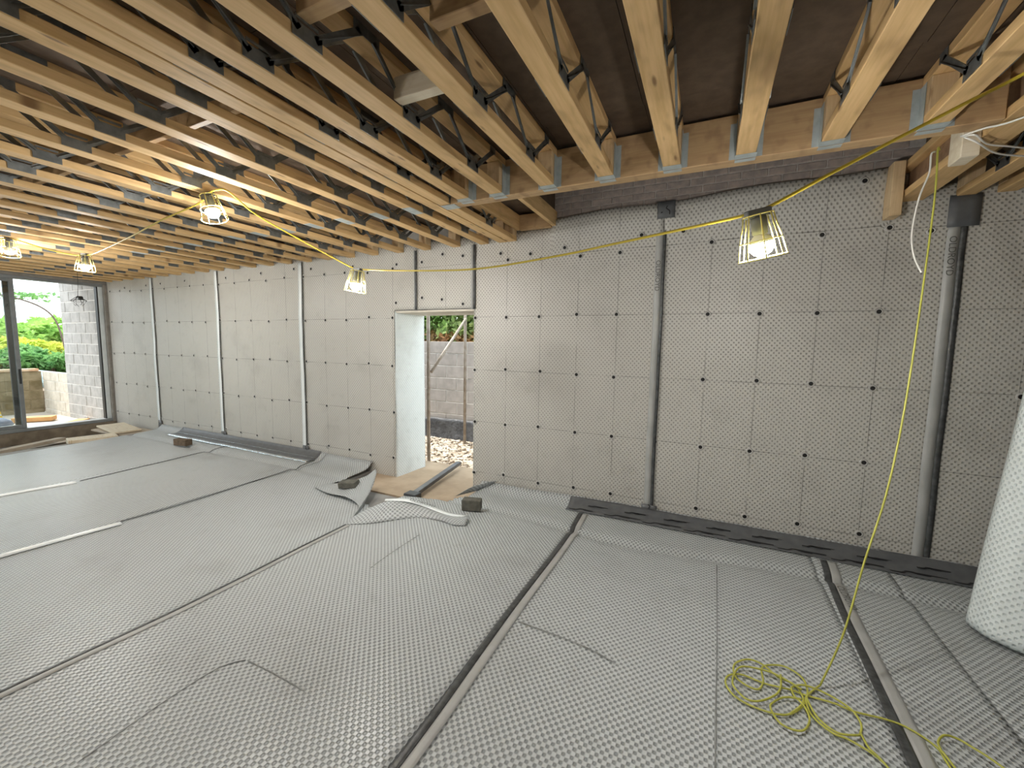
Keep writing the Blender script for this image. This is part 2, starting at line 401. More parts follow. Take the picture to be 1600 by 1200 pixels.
# ================================================================== JOISTS
def chord(y0, y1, w=.1, h=.047):
    return MB().bbox((-w/2,y0,0),(w/2,y1,h),.003)
def web_mesh():
    m = MB(); zb, zt = .047, DECK-H-.047
    for s_ in (-1, 1):
        x = s_*.0525
        m.cur = 0
        for d in (-1, 1):
            m.bar((x,d*.035,zb-.012),(x,d*.262,zt+.012),.004,.030,(0,1,.01))
            m.bar((x+s_*.004,d*.035+.011*d,zb-.0),(x+s_*.004,d*.262+.011*d,zt),.009,.004,(0,1,.01))
            m.box((min(x,x+s_*.002),min(d*.225,d*.30),zt+.001),(max(x,x+s_*.002),max(d*.225,d*.30),zt+.045))
        m.box((min(x,x+s_*.002),-.065,.003),(max(x,x+s_*.002),.065,zb+.012))
        m.bar((x,-.05,zb+.028),(x,.05,zb+.028),.003,.012,(0,0,1))
    return m.build('metal_web', 'galv', data_only=True)
WEB = web_mesh()
CH = {}
def joist(x, y1, label, web0=0., splice=None, y0=-3.45):
    key = (y0, y1)
    if key not in CH:
        CH[key] = (chord(y0, y1).build('bottom_chord', 'pine', data_only=True), chord(y0, y1).build('top_chord', 'pine', data_only=True))
    r = empty('metal_web_joist', (x, 0, H), label, 'joist', 'metal-web joists overhead')
    link('bottom_chord', CH[key][0], r); link('top_chord', CH[key][1], r, (0, 0, DECK-H-.047))
    y = y1-.42-web0
    while y > y0+.3:
        if y > -1.6: link('metal_web', WEB, r, (0, y, 0))
        y -= .6
    if splice: link('splice_plate', SPL, r, (0, splice, -.0016))
    m = END.get(key)
    if m is None:
        m = MB().bbox((-.05,y1-.10,.0475),(.05,y1-.002,DECK-H-.0475),.003).build('end_block', 'pinez', data_only=True); END[key] = m
    link('end_block', m, r)
    return r
END = {}
SPL = MB().box((-.046,-.085,0),(.046,.085,.0016)).build('splice_plate', 'hanger', data_only=True)
TY = 2.83
trimmed = [-1.745, -1.462, -1.065, -.66, -.257, .138, .539, .945]
for k, x in enumerate(trimmed[::-1]):
    joist(x, TY-.003, 'metal-web joist hung on the trimmer beam, %s counted from its right end' % ORD[k], .05+.0*k)
lefts = [-2.29, -2.655]+[-3.065-.4025*k for k in range(20)]
for k, x in enumerate(lefts):
    joist(x, D-.012, 'metal-web joist running to the wall, %s left of the doubled joist' % ORD[k], .08, 2.86 if k < 12 else None)
for k, x in enumerate((-1.950, -2.061)):
    joist(x, D-.012, ('right-hand' if k == 0 else 'left-hand')+' member of the doubled joist beside the brick opening', .2)
for k, x in enumerate((1.59, 1.80, 2.2, 2.6, 3.0, 3.4, 3.8)):
    joist(x, D-.012, 'metal-web joist right of the boarded joist, %s from it' % ORD[k], .1)
# boarded I joist on the right with its uprights
ij = empty('boarded_joist', (1.29,0,H), 'heavy joist with brown board web right of the brick opening', 'joist')
MB().bbox((-.075,-3.45,0),(.075,D-.012,.05),.003).build('bottom_flange', 'pine', ij)
MB().bbox((-.075,-3.45,DECK-H-.05),(.075,D-.012,DECK-H),.003).build('top_flange', 'pine', ij)
MB().box((-.02,-3.4,.0505),(.02,D-.02,DECK-H-.0505)).build('board_web', 'osb', ij)
MB().bbox((-.150,3.03,-.088),(-.077,3.16,.135),.003).build('stiffener_block', 'palepine', ij)
MB().bbox((-.073,2.2,.051),(-.021,2.29,DECK-H-.051),.003).build('stiffener_block', 'palepine', ij)
o = tag(MB().bbox((1.135,3.94,2.665),(1.205,4.075,DECK-.005),.004).build('timber_post', 'pinez'), 'short upright timber post against the wall right of the brick opening', 'timber post')
# trimmer beam with hangers
tr_ = empty('trimmer_beam', (0,2.88,H), 'solid timber trimmer beam crossing below the exposed brickwork', 'beam')
MB().bbox((-1.90,-.048,-.004),(1.21,.05,DECK-H-.002),.004).build('beam', 'pinex_shaded', tr_)
hm = MB(); hm.box((-.053,-.11,-.0022),(.053,-.0485,-.0008)); hm.box((-.053,-.049,-.0062),(.053,-.012,-.0048))
for s_ in (-1,1): hm.box((s_*.0535-.001,-.11,-.002),(s_*.0535+.001,-.049,.20)); hm.box((min(s_*.0535,s_*.085),-.0508,0),(max(s_*.0535,s_*.085),-.0492,.20))
HM = hm.build('joist_hanger', 'hanger', data_only=True)
for x in trimmed: link('joist_hanger', HM, tr_, (x,0,0))
MB().box((-1.99,-.05,-.008),(-1.86,.05,-.0062)).build('strap_plate', 'hanger', tr_)
# shallow infill ribs left of the opening
for k, (x, lb) in enumerate(((-1.875, 'shallow infill timber fixed beside the doubled joist'), (-1.475, 'shallow infill timber at the left edge of the exposed brickwork'))):
    tag(MB().bbox((x-.022,2.935,2.90),(x+.022,4.10,DECK-.002),.003).build('infill_timber', 'pine'), lb, 'timber', 'infill timbers by the opening')
tag(MB().bbox((-1.85,4.05,2.89),(-1.50,4.10,DECK-.002),.003).build('header_timber', 'pinex_shaded'), 'short header timber between the two infill timbers at the wall', 'timber')
# noggins
for x0, x1, y, z, lb in ((-1.415,-1.12,1.66,2.845,'pale timber noggin between two joists left of the top centre'),
                         (-1.015,-.71,1.40,2.90,'timber noggin between two joists at the top centre of the ceiling'),
                         (-1.41,-1.115,1.14,2.87,'timber noggin nearest the camera at the top edge')):
    tag(MB().bbox((x0,y-.03,z),(x1,y+.03,z+.10),.003).build('timber_noggin', 'palepine' if z < 2.86 else 'pinex_shaded'), lb, 'timber noggin', 'noggins between the joists')
sb = tag(MB().bbox((-8.6,1.44,2.90),(-2.2,1.475,2.995),.003).build('strongback_timber', 'pinex_shaded'), 'long strongback timber threaded through the left joists', 'timber')

# ================================================================== WALL MEMBRANE
def wob(x, z): return .010*noise.noise((x*1.1, z*.9, 3.1))+.004*noise.noise((x*4, z*3.2, 7.7))
SHEETS = [(1.588, 4.19, 'wall membrane sheet behind the white roll, at the far right'),
          (-.416, 1.588, 'wall membrane sheet behind the largest caged lamp'),
          (-2.425, -.416, 'wall membrane sheet immediately right of the doorway'),
          (-3.24, -2.425, 'small membrane panel over the doorway'),
          (-5.25, -3.24, 'wall membrane sheet left of the doorway, wrapped round its jamb'),
          (-7.24, -5.25, 'second full wall membrane sheet left of the doorway'),
          (-9.22, -7.24, 'third full wall membrane sheet left of the doorway'),
          (-10.93, -9.22, 'narrow wall membrane sheet next to the glazed end')]
def top_z(x):
    if -1.49 < x < 1.14: return 2.965+.03*(x+1.49)+.012*math.sin(x*5)
    return 2.89
plugs = {}
def addplug(x, z):
    for i, (a, b, _) in enumerate(SHEETS):
        if a <= x < b: plugs.setdefault(i, []).append((x, z)); return
for k in range(-27, 11):
    x = .4*k-.01
    for z in (.2, .8, 1.4, 2.0, 2.6):
        if DX0-.02 < x < DX1+.02 and z < 2.5: continue
        if DX0 < x < DX1: continue
        addplug(x+random.uniform(-.015,.015), z+random.uniform(-.018,.018))
for x, z in ((-1.36,2.68),(-.61,2.73),(-.25,2.73),(1.0,2.96),(1.43,2.57),(-3.15,2.66),(-2.85,2.73),(-2.57,2.69),(-3.15,2.24),(-2.86,2.21),(-2.57,2.15),(-3.54,2.66),(-3.55,2.19),(-2.09,2.68),(-1.74,2.65),
             (-6.13,2.7),(-5.41,2.72),(-5.06,2.7),(-4.27,2.68),(-9.43,2.67),(-8.93,2.68),(-8.16,2.69),(-7.01,2.68),(-10.21,2.66)): addplug(x, z)
pm = MB(); n = 12
for (ra, rb, ya, yb, mi) in ((.030,.022,0,-.008,0),(.022,.0165,-.008,-.006,0),(.0165,.0,-.006,-.005,1)):
    pm.cur = mi; vs = []; fs = []
    for k in range(n): a = 2*math.pi*k/n; vs += [(ra*math.cos(a),ya,ra*math.sin(a)),(rb*math.cos(a),yb,rb*math.sin(a))]
    for k in range(n): fs.append((2*k,2*((k+1)%n),2*((k+1)%n)+1,2*k+1))
    pm.add(vs, fs)
PLUG = pm.build('fixing_plug', ['rim','plug'], data_only=True)
for i, (a, b, lb) in enumerate(SHEETS):
    zs = [-.10+3.0*j/60 for j in range(61)]           # nominal rows, stretched to the sheet's top edge
    def fn(x, z, a=a, b=b):
        zz = z if z < 2.5 else 2.5+(z-2.5)*(top_z(x)-2.5)/.4
        y = D-.006-wob(x, zz)
        if zz > 2.62 and -1.49 < x < 1.14: y -= .05*(zz-2.62)/.4
        return (x, y, zz)
    keep = None
    if i == 3: keep = lambda u, v: v > 2.1
    if i == 4: keep = lambda u, v: not (u > DX0+.005 and v < 2.1)
    xs = lin(a+.002, b-.002, .05)
    if i == 4: xs = lin(a+.002, DX0+.004, .05)+lin(DX0+.004, b-.002, .05)[1:]
    mb = grid_mesh(xs, zs, fn, keep, uvf=lambda u, v: (u, v))
    o = mb.build('wall_membrane_sheet', 'wallmem'); solid(o, .003)
    tag(o, lb, 'membrane sheet', 'dimpled sheets on the long wall')
    for (x, z) in plugs.get(i, []): link('fixing_plug', PLUG, o, (x, fn(x, z)[1]-.001, z))
    if i == 4:
        ys = lin(D-.012, 4.68, .05); zz = lin(-.105, 2.085, .05)
        m2 = grid_mesh(ys, zz, lambda y, z: (DX0+.016+.012*noise.noise((y*3, z*1.6, 1.3))+(.03*(y-D)*(1-z/2.2)), y, z), uvf=lambda y, z: (y+.01, z))
        solid(tag(m2.build('reveal_wrap', 'whitemem', o), 'white membrane wrapped round the door jamb'), .003)
# wall seams: butyl line, clear flap, lettering
def vseam(x, za, zb, label, dark, w=.026, flapw=.055, text=None, flapmat='flap', side=-1):
    r = empty('wall_seam', (x, D-.016, 0), label, 'seam', 'upright taped seams on the wall')
    zs = lin(za, zb, .06); m = MB()
    def strip(xa, xb, dy, mat, nm):
        g = grid_mesh([0, .5, 1], zs, lambda u, z: (xa+(xb-xa)*u+.006*noise.noise((x*3, z*1.7, 0)), -wob(x, z)+dy-.003*math.sin(math.pi*u), z), uvf=lambda u, z: (u, z))
        return solid(g.build(nm, mat, r), .002)
    f = strip(side*flapw-.0 if side < 0 else w, 0 if side < 0 else w+flapw, -.002, flapmat, 'flap')
    strip(0, w, -.004, dark, 'butyl_line')
    if text:
        for z in text: lettering('lettering', 'OLDROYD', .058, (side*flapw*.55, -wob(x, z)-.0085, z), (0,0,-1), (1,0,0), 'inkfade', f)
    return r
vseam(1.588, .05, 2.62, 'dark taped seam near the right end of the wall, lettered beside', 'butyl', .036, .07, (2.38,))
vseam(-.42, .12, 2.88, 'dark taped seam between the largest lamp and the doorway', 'butyl', .028, .06, (2.35,))
vseam(-2.43, DZ, 2.80, 'short taped seam above the right side of the doorway', 'butyl', .03, .03)
vseam(-3.255, DZ+.01, 2.80, 'short taped seam above the left side of the doorway', 'butyl', .03, .02)
vseam(-5.25, .12, 2.80, 'pale taped seam left of the doorway, first one along', 'butyl', .014, .075, flapmat='whiteflap')
vseam(-7.24, .12, 2.80, 'pale taped seam left of the doorway, second one along', 'butyl', .014, .08, flapmat='whiteflap')
vseam(-9.22, .10, 2.80, 'pale taped seam next to the glazed end', 'butyl', .014, .09, flapmat='whiteflap')
# square patches
def zig(mb, x, y, z, s, ax):   # printed mountain-like mark; ax = 2 for upright plane, 1 for floor plane
    P = [(-.5,-.1),(-.2,-.1),(0,.12),(.16,-.02),(.5,-.02)]
    Q = [(-.05,.05),(.9,.05)]; K = [(.35,.16),(1.1,.16)]
    for L_ in (P, Q, K):
        for a, b in zip(L_, L_[1:]):
            if ax == 2: mb.bar((x+a[0]*s,y,z+a[1]*s),(x+b[0]*s,y,z+b[1]*s),.0012,.011,(0,0,1))
            else: mb.bar((x+a[0]*s,y+a[1]*s,z),(x+b[0]*s,y+b[1]*s,z),.015,.0012,(0,0,1))
def patch(x0, x1, z0, z1, label, mark=True):
    o = empty('tape_patch', (0,0,0), label, 'tape patch', 'square tape patches on the wall')
    g = grid_mesh(lin(x0,x1,.05), lin(z0,z1,.05), lambda u, v: (u, D-.030-wob(u, v)-(.05*(v-2.62)/.4 if v > 2.62 and -1.49 < u < 1.14 else 0), v), uvf=lambda u, v: (u, v))
    solid(g.build('tape', 'tape', o), .002)
    if mark:
        m = MB(); xm, zm = (x0+x1)/2, (z0+z1)/2; y = D-.033-wob(xm, zm)-(.05*(zm-2.62)/.4 if zm > 2.62 and -1.49 < xm < 1.14 else 0)
        pts = [(-.01,.05),(.012,.035),(-.002,.012),(.03,-.015),(.03,-.045)]
        for a, b in zip(pts, pts[1:]): m.bar((xm+a[0],y,zm+a[1]),(xm+b[0],y,zm+b[1]),.001,.008,(0,0,1))
        m.bar((xm-.045,y,zm-.025),(xm-.03,y,zm-.02),.001,.008,(0,0,1)); m.build('printed_mark', 'ink', o)
patch(-.475,-.325,2.85,2.995, 'grey tape patch capping the seam under the brickwork')
patch(-.50,-.355,.07,.165, 'grey tape patch where the seam meets the right corner strip')
patch(1.505,1.675,2.58,2.80, 'large dark tape patch at the top of the right-hand seam', False)
patch(-5.31,-5.19,.07,.17, 'grey tape patch at the right end of the silver corner strip')
patch(-7.30,-7.18,.07,.17, 'grey tape patch midway along the silver corner strip')
patch(-9.28,-9.16,.0,.17, 'grey tape patch near the glazed end', False)

# ================================================================== FLOOR MEMBRANE
def fh(x, y):
    z = .010+.006*noise.noise((x*.9, y*.8, 5.2))+.0035*noise.noise((x*2.6, y*2.2, 9.1))
    yv = 3.60-.10*math.exp(-((x+.5)/.8)**2)+.02*math.sin(x*2.1)
    z -= .030*math.exp(-((y-yv)/.045)**2)
    if y > yv: z += (.025+.045/(1+math.exp(-(x+1.4)*6)))*(y-yv)
    if y > 3.93: z += (y-3.93)**2/.30
    return z
def bump2(x, y):   # sheet lifts where it was left loose in front of the doorway
    return .06*math.exp(-((x+2.66)/.26)**2-((y-3.28)/.20)**2)
FSEAM = [3.6, 1.335, .845, -1.05, -2.925, -4.82, -6.72, -8.95]
FL = ['floor membrane sheet running under the upright white roll', 'narrow strip of floor membrane between the right tape line and the white roll',
      'floor membrane sheet carrying the yellow cord coil', 'large floor membrane sheet left of the long dark tape line', 'floor membrane sheet with the brick on its lifted corner',
      'floor membrane sheet in front of the silver corner strip', 'floor membrane sheet nearest the glazed end']
fsheets = []
for i in range(7):
    b, a = FSEAM[i], FSEAM[i+1]
    def keep(u, v, i=i):
        if i == 3: return not (u < -2.30 and v > 3.50+max(0, (u+2.6))*.9)
        if i == 4: return not (u > -3.98 and v > 3.42-(u+3.98)*.36)
        return True
    zo = .004 if i % 2 else 0.
    st = .04
    ya = -3.4 if i < 6 else -3.4
    def fn(u, v, i=i, zo=zo, a=a, b=b):
        x = u
        if i == 6: x = b-(b-u)*(1+.12*math.sin(1.2*v)*.0-.055*(2.2-v)*.9)     # ragged end, askew
        return (x, v, fh(x, v)+zo+(bump2(x, v) if i in (3,) else 0))
    mb = grid_mesh(lin(a, b, st), lin(ya, 4.085, st), fn, keep, uvf=lambda u, v: (u, v))
    o = mb.build('floor_membrane_sheet', 'floormem'); solid(o, .003); fsheets.append(tag(o, FL[i], 'membrane sheet', 'dimpled sheets on the floor'))
# lifted corners (Coons-like patches)
def patch_surface(edge_a, edge_b, nu, nv, sag, name, mat, parent, label):
    A = smooth_path(edge_a, 8); B = smooth_path(edge_b, 8)
    def samp(L_, t_):
        f = t_*(len(L_)-1); i = min(int(f), len(L_)-2); return L_[i].lerp(L_[i+1], f-i)
    us = [i/nu for i in range(nu+1)]; vs = [i/nv for i in range(nv+1)]
    la = sum((A[i+1]-A[i]).length for i in range(len(A)-1)); lb_ = (A[len(A)//2]-B[len(B)//2]).length
    g = grid_mesh(us, vs, lambda u, v: samp(A, u).lerp(samp(B, u), v)+Vector((0,0,sag*math.sin(math.pi*v))), uvf=lambda u, v: (u*la, v*lb_))
    return tag(solid(g.build(name, mat, parent), .003), label)
patch_surface([(-4.02,3.22,.02),(-3.70,3.12,.035),(-3.38,3.10,.05),(-3.14,3.02,.03),(-3.02,2.86,.025),(-2.94,2.70,.02)],
              [(-4.0,3.30,.03),(-3.72,3.43,.06),(-3.50,3.50,.15),(-3.37,3.52,.235),(-3.22,3.30,.12),(-2.95,2.74,.02)], 36, 12, -.035, 'lifted_corner', 'floormem', fsheets[4], 'curled-up triangular corner of the sheet')
patch_surface([(-2.93,2.66,.016),(-2.77,2.75,.02),(-2.63,2.88,.022),(-2.43,3.06,.022),(-2.22,3.12,.022),(-2.04,3.10,.022),(-1.93,3.14,.02)],
              [(-2.98,2.84,.03),(-2.89,2.95,.085),(-2.76,3.05,.135),(-2.58,3.15,.118),(-2.40,3.20,.075),(-2.18,3.22,.04),(-1.97,3.26,.06)], 36, 8, .012, 'folded_edge', 'floormem', fsheets[3], 'loose folded edge of the sheet')
fe = patch_surface([(-2.80,3.035,.137),(-2.66,3.10,.136),(-2.56,3.14,.126),(-2.40,3.19,.083),(-2.18,3.21,.046),(-2.02,3.22,.056)],
              [(-2.82,3.07,.142),(-2.65,3.17,.140),(-2.54,3.21,.125),(-2.39,3.26,.078),(-2.18,3.28,.040),(-2.0,3.29,.050)], 30, 3, .004, 'pale_border', 'whiteflap', fsheets[3], 'smooth pale border of the folded edge')
lettering('lettering', 'OLDROYD', .055, (-2.47,3.205,.114), (.93,.30,-.22), (-.3,.93,.1), 'inkfade', fsheets[3])
patch_surface([(-2.42,3.72,.02),(-2.35,3.86,.02),(-2.27,4.0,.03),(-2.2,4.075,.05)], [(-2.40,3.74,.03),(-2.31,3.90,.09),(-2.17,4.02,.13),(-2.09,4.085,.14)], 14, 5, .0, 'turned_up_edge', 'floormem', fsheets[3], 'turned-up edge beside the door jamb')
# floor seams
def fseam(pts, w, label, mat='butyl', flap=None, fw=.07, lift=.0):
    r = empty('floor_seam', (0,0,0), label, 'seam', 'taped seams on the floor')
    P = smooth_path([(x, y, 0) for x, y in pts], 14)
    def strip(o0, o1, nm, mt, dz, hump):
        g = grid_mesh([0,.33,.66,1], list(range(len(P))), lambda u, k: (P[k].x+o0+(o1-o0)*u, P[k].y, fh(P[k].x, P[k].y)+dz+hump*math.sin(math.pi*u)), uvf=lambda u, k: (u*.05, P[k].y))
        solid(g.build(nm, mt, r), .002)
    strip(0, w, 'tape_line', mat, .0085, .002 if mat == 'butyl' else .016)
    if flap: strip(w, w+fw, 'flap', flap, .0075, lift)
    return r
s1 = fseam([(-1.06,.6),(-1.05,1.4),(-1.06,2.3),(-1.05,3.2),(-1.065,3.87)], .042, 'long dark tape line on the floor ending at the corner strip', 'butyl', 'flap', .05)
s2 = fseam([(.80,1.4),(.835,2.1),(.85,2.7),(.86,3.2),(.90,3.87)], .045, 'dark tape line right of the yellow cord coil', 'butyl', 'flap', .06)
lettering('lettering', 'OLDROYD', .06, (.945,3.36,.028), (.03,-1,0), (1,0,0), 'inkfade', s2)
fseam([(-2.92,-.6),(-2.90,.2),(-2.945,.6),(-2.91,1.3),(-2.92,1.9),(-2.935,2.66)], .022, 'thin wavy seam line leading to the lifted floor corners', 'butyl', 'flap', .045, .006)
fseam([(-4.80,1.75),(-4.77,2.3),(-4.82,3.0),(-4.87,3.6),(-4.92,3.95)], .016, 'thin seam line meeting the right end of the silver strip', 'butyl')
fseam([(-4.84,-1.0),(-4.80,.2),(-4.84,1.0),(-4.78,1.75)], .075, 'white curled flap along the second floor seam', 'whiteflap')
fseam([(-6.60,2.1),(-6.66,2.8),(-6.74,3.4),(-6.80,3.85)], .018, 'thin seam line meeting the middle of the silver strip', 'butyl')
fseam([(-6.72,-.5),(-6.68,.8),(-6.72,1.5),(-6.62,2.05)], .10, 'white curled flap along the far floor seam', 'whiteflap')
MAT['crease'] = simple('dark_joint_under_membrane', (.20, .21, .205), (.30, .31, .305), 25, .5)
CR = [[(-2.18,2.2),(-2.2,2.47),(-2.2,2.81)], [(-2.17,.63),(-2.19,.92),(-2.18,1.14),(-2.11,1.24)], [(-2.09,1.24),(-1.9,1.245),(-1.66,1.24)], [(-.95,2.16),(-.56,2.14),(-.35,2.09)]]
for sh, nm, pts in ((2, 'slab_joint_line', [(.16,3.45),(.145,2.55),(.13,2.03),(.12,1.6)]), (3, 'slab_crack_line', CR[0]), (3, 'slab_crack_line', CR[1]), (3, 'slab_crack_line', CR[2]), (2, 'slab_crack_line', CR[3])):
    P = smooth_path([(x, y, 0) for x, y in pts], 12); w_ = .011 if sh == 2 and nm == 'slab_joint_line' else .009
    def cf(u, k):
        d_ = P[min(k+1, len(P)-1)]-P[max(k-1, 0)]; d_.normalize(); n_ = Vector((-d_.y, d_.x, 0))
        q_ = P[k]+n_*((u-.5)*w_*(.6+.8*abs(noise.noise((k*.7,1,0))))); return (q_.x, q_.y, fh(q_.x, q_.y)+.0062)
    tag(solid(grid_mesh([0,1], list(range(len(P))), cf, uvf=lambda u, k: (u, k)).build(nm, 'crease', fsheets[sh]), .001), 'thin dark joint line showing in the sheet')
# corner strips along the foot of the wall
def corner_strip(xa, xb, za, yo, label, foil=False):
    r = empty('corner_strip', ((xa+xb)/2, 3.98, 0), label, 'corner tape')
    cx = (xa+xb)/2; prof = [(D-.026,za),(D-.029,.115),(D-.038,None),(D-.06,None),(D-.09,None),(D-.13,None),(D-.17,None),(yo,None)]
    def pf(x, k):
        y, z = prof[k]
        return (x-cx, y-3.98+.003*noise.noise((x*5,k,0)), (fh(x, y)+.011 if z is None else z)+.003*noise.noise((x*4,k,2)))
    g = grid_mesh(lin(xa,xb,.06), list(range(len(prof))), pf, uvf=lambda x, k: (x, k*.05))
    solid(g.build('tape', 'tape', r), .0025)
    m = MB(); x = xa+.15
    while x < xb-.3 and not foil:
        zig(m, x-cx, yo+.045-3.98, fh(x, yo+.04)+.017, .24, 1); zig(m, x+.13-cx, yo+.115-3.98, fh(x, yo+.12)+.021, .14, 1); x += .36
    if not foil: m.build('printed_marks', 'ink', r)
    if foil:
        g = grid_mesh(lin(xa,xb,.04), [0,.5,1], lambda x, v: (x-cx, yo-.075+.08*v-3.98, fh(x, yo-.04)+.012+.014*math.sin(math.pi*v)+.006*noise.noise((x*9,v*3,0))), uvf=lambda x, v: (x, v))
        solid(g.build('foil_edge', 'foil', r), .002)
        g = grid_mesh(lin(xa,xb,.05), [0,1], lambda x, v: (x-cx, D-.13+.014*v-3.98, fh(x, D-.125)+.018+.003*noise.noise((x*9,v,0))), uvf=lambda x, v: (x, v)); solid(g.build('foil_crease', 'foil', r), .002)
    return r
corner_strip(-1.21, 2.45, .12, 3.885, 'dark grey printed tape strip along the foot of the right-hand wall')
corner_strip(-8.45, -4.93, .12, 3.90, 'dark tape strip with silver foil edge along the foot of the left wall', True)

# ================================================================== THINGS
# upright roll of membrane
rr = empty('membrane_roll', (1.735,3.34,.018), 'upright roll of white dimpled membrane at the right edge', 'membrane roll')
rad = .195; nt = 72; zs = lin(0, 2.0, .05)
g = grid_mesh([i*2*math.pi/nt for i in range(nt+1)], zs, lambda a, z: ((rad+.003*math.sin(9*a)+.004*math.sin(z*3+a)+.012*a/6.28)*math.cos(a+2.2), (rad+.003*math.sin(9*a)+.012*a/6.28)*math.sin(a+2.2), z), uvf=lambda a, z: (a*rad, z))
solid(g.build('outer_wrap', 'whitemem', rr), .004)
sp = MB(); pts = []
g = grid_mesh([i*.25 for i in range(100)], [0,1], lambda a, v: ((.05+.0053*a)*math.cos(a), (.05+.0053*a)*math.sin(a), .004+1.99*v), uvf=lambda a, v: (a*.1, v*2))
solid(g.build('inner_windings', 'whitemem', rr), .004)
rr.rotation_euler = (R(-3), R(6), 0)
# bricks
BRK = {}
def loose_brick(loc, rz, dims, mat, label, tilt=(0,0)):
    w, d, h_ = dims; m = MB().bbox((-w/2,-d/2,0),(w/2,d/2,h_),.006)
    m.v = [tuple(Vector(v)+Vector((noise.noise(Vector(v)*9+Vector(loc)),noise.noise(Vector(v)*8+Vector((3,1,0))),noise.noise(Vector(v)*7)))*.006) for v in m.v]
    o = tag(m.build('concrete_brick', mat), label, 'brick', 'loose bricks weighing down the membrane'); o.location = loc; o.rotation_euler = (R(tilt[0]), R(tilt[1]), rz); return o
loose_brick((-7.45,3.58,.02), .20, (.25,.115,.10), 'brickbrown', 'brown brick on the floor in front of the silver strip')
loose_brick((-3.60,3.34,.052), .28, (.215,.105,.068), 'brickgrey', 'grey brick lying in the curled membrane corner', (6,-6))
loose_brick((-2.07,3.49,.022), .30, (.19,.105,.11), 'brickgrey', 'dark grey brick in front of the door jamb, right of the doorway')
# doorway board and black bar
o = MB().bbox((-3.95,3.565,-.025),(-2.33,4.95,0),.003).build('plywood_sill_board', 'ply'); o.location = (0,0,-.045)
o.rotation_euler = (R(-1.2),0,0); o.location = (0,0,.045-.012); tag(o, 'plywood board laid across the doorway floor', 'board')
bar = empty('black_bar', (-2.86,3.53,.0), 'black flat bar with a thick end lying across the doorway board', 'bar')
d = (Vector((-3.06,4.82,.03))-Vector((-2.86,3.56,.0)))
m = MB(); m.bar((-.0,.05,.02),(d.x,d.y,-.0+.03),.075,.035); m.build('bar', 'blackbar', bar)
m = MB(); m.bar((-.0,.05,.0395),(d.x,d.y,.0495),.060,.003); m.build('top_face', 'barface', bar)
m = MB().bbox((-.08,-.055,-.02),(.08,.065,.045),.008); m.build('end_shoe', 'blackbar', bar)

# caged lamps on the yellow cable
def festoon_lamp(loc, label, lit=True, tilt=(0,0), s=1.0, rz=0.):
    r = empty('caged_lamp', loc, label, 'lamp', 'caged lamps strung below the joists' if lit else None)
    MB().bbox((-.055,-.018,-.022),(.055,.018,.014),.004).build('cable_clamp', 'holder', r)
    MB().lathe([(.0,-.018),(.030,-.018),(.033,-.03),(.031,-.095),(.024,-.10),(.0,-.10)], 14).build('lamp_holder', 'holder', r)
    MB().lathe([(.018,-.085),(.022,-.095),(.042,-.118),(.052,-.133),(.052,-.136),(.044,-.136),(.0,-.136)], 16).build('bulb_base', 'whitewire', r)
    MB().lathe([(.0515,-.1365),(.0525,-.150),(.047,-.168),(.035,-.184),(.018,-.193),(.0,-.196)], 16).build('bulb', 'bulb', r)
    m = MB(); N = 8
    def ring(rad, z): m.tube([(rad*math.cos(2*math.pi*k/24), rad*math.sin(2*math.pi*k/24), z) for k in range(24)], .0032, 6, True)
    ring(.060,-.012); ring(.084,-.125); ring(.098,-.205)
    for k in range(N):
        a = 2*math.pi*(k+.5)/N; c, s_ = math.cos(a), math.sin(a)
        m.tube([(.060*c,.060*s_,-.012),(.068*c,.068*s_,-.06),(.084*c,.084*s_,-.125),(.098*c,.098*s_,-.205)], .0032, 6)
    m.build('wire_cage', 'cage', r)
    for a in (.0, math.pi): MB().bar((.03*math.cos(a),.0,-.012),(.06*math.cos(a),0,-.012),.006,.004).build('cage_arm', 'cage', r)
    r.rotation_euler = (R(tilt[0]), R(tilt[1]), rz); r.scale = (s,)*3; return r
LP = [((.155,1.985,2.245),'largest caged lamp, in front of the right-hand wall',(6,-14),.42), ((-2.715,2.66,2.305),'caged lamp hanging left of the doorway head',(-4,8),-.2),
      ((-3.44,1.91,2.772),'caged lamp tilted under the joists at centre left',(0,-16),.3), ((-6.46,2.255,2.635),'caged lamp above the glazed opening',(0,4),.1),
      ((-7.10,1.86,2.772),'caged lamp cut by the left edge of the photo',(10,25),.2)]
for loc, lb, tl, rz in LP: festoon_lamp(loc, lb, True, tl, .90, rz)
festoon_lamp((-1.6,-1.6,2.66), 'added unseen caged lamp behind the camera in the middle', True); festoon_lamp((-6.0,-1.2,2.66), 'added unseen caged lamp behind the camera on the left', True)  # two unseen lamps added along the cable to even out the floor light
cab = [(-1.6,-1.6,2.70),(.4,-.8,2.76),(1.5,.2,2.77),(1.4,1.5,2.775),(1.05,2.2,2.73),(.82,2.2,2.62),(.617,2.15,2.511),(.41,2.08,2.393),(.20,1.995,2.267),(.155,1.985,2.252),(.08,2.0,2.237),(-.221,2.15,2.238),(-.50,2.27,2.235),(-.847,2.4,2.227),(-1.487,2.55,2.217),(-2.157,2.65,2.261),(-2.65,2.665,2.303),(-2.715,2.66,2.312),(-2.80,2.66,2.335),(-3.2,2.5,2.556),(-3.326,2.2,2.699),(-3.212,1.93,2.767),(-3.30,1.90,2.784),(-3.44,1.91,2.778),(-3.637,1.95,2.745),(-4.304,2.0,2.702),(-5.10,2.1,2.656),(-6.255,2.25,2.625),(-6.46,2.255,2.643),(-6.64,2.25,2.640),(-6.90,2.1,2.694),(-7.05,1.9,2.770),(-7.10,1.86,2.778),(-7.3,1.5,2.765),(-6.9,.2,2.76),(-6.0,-1.2,2.70)]
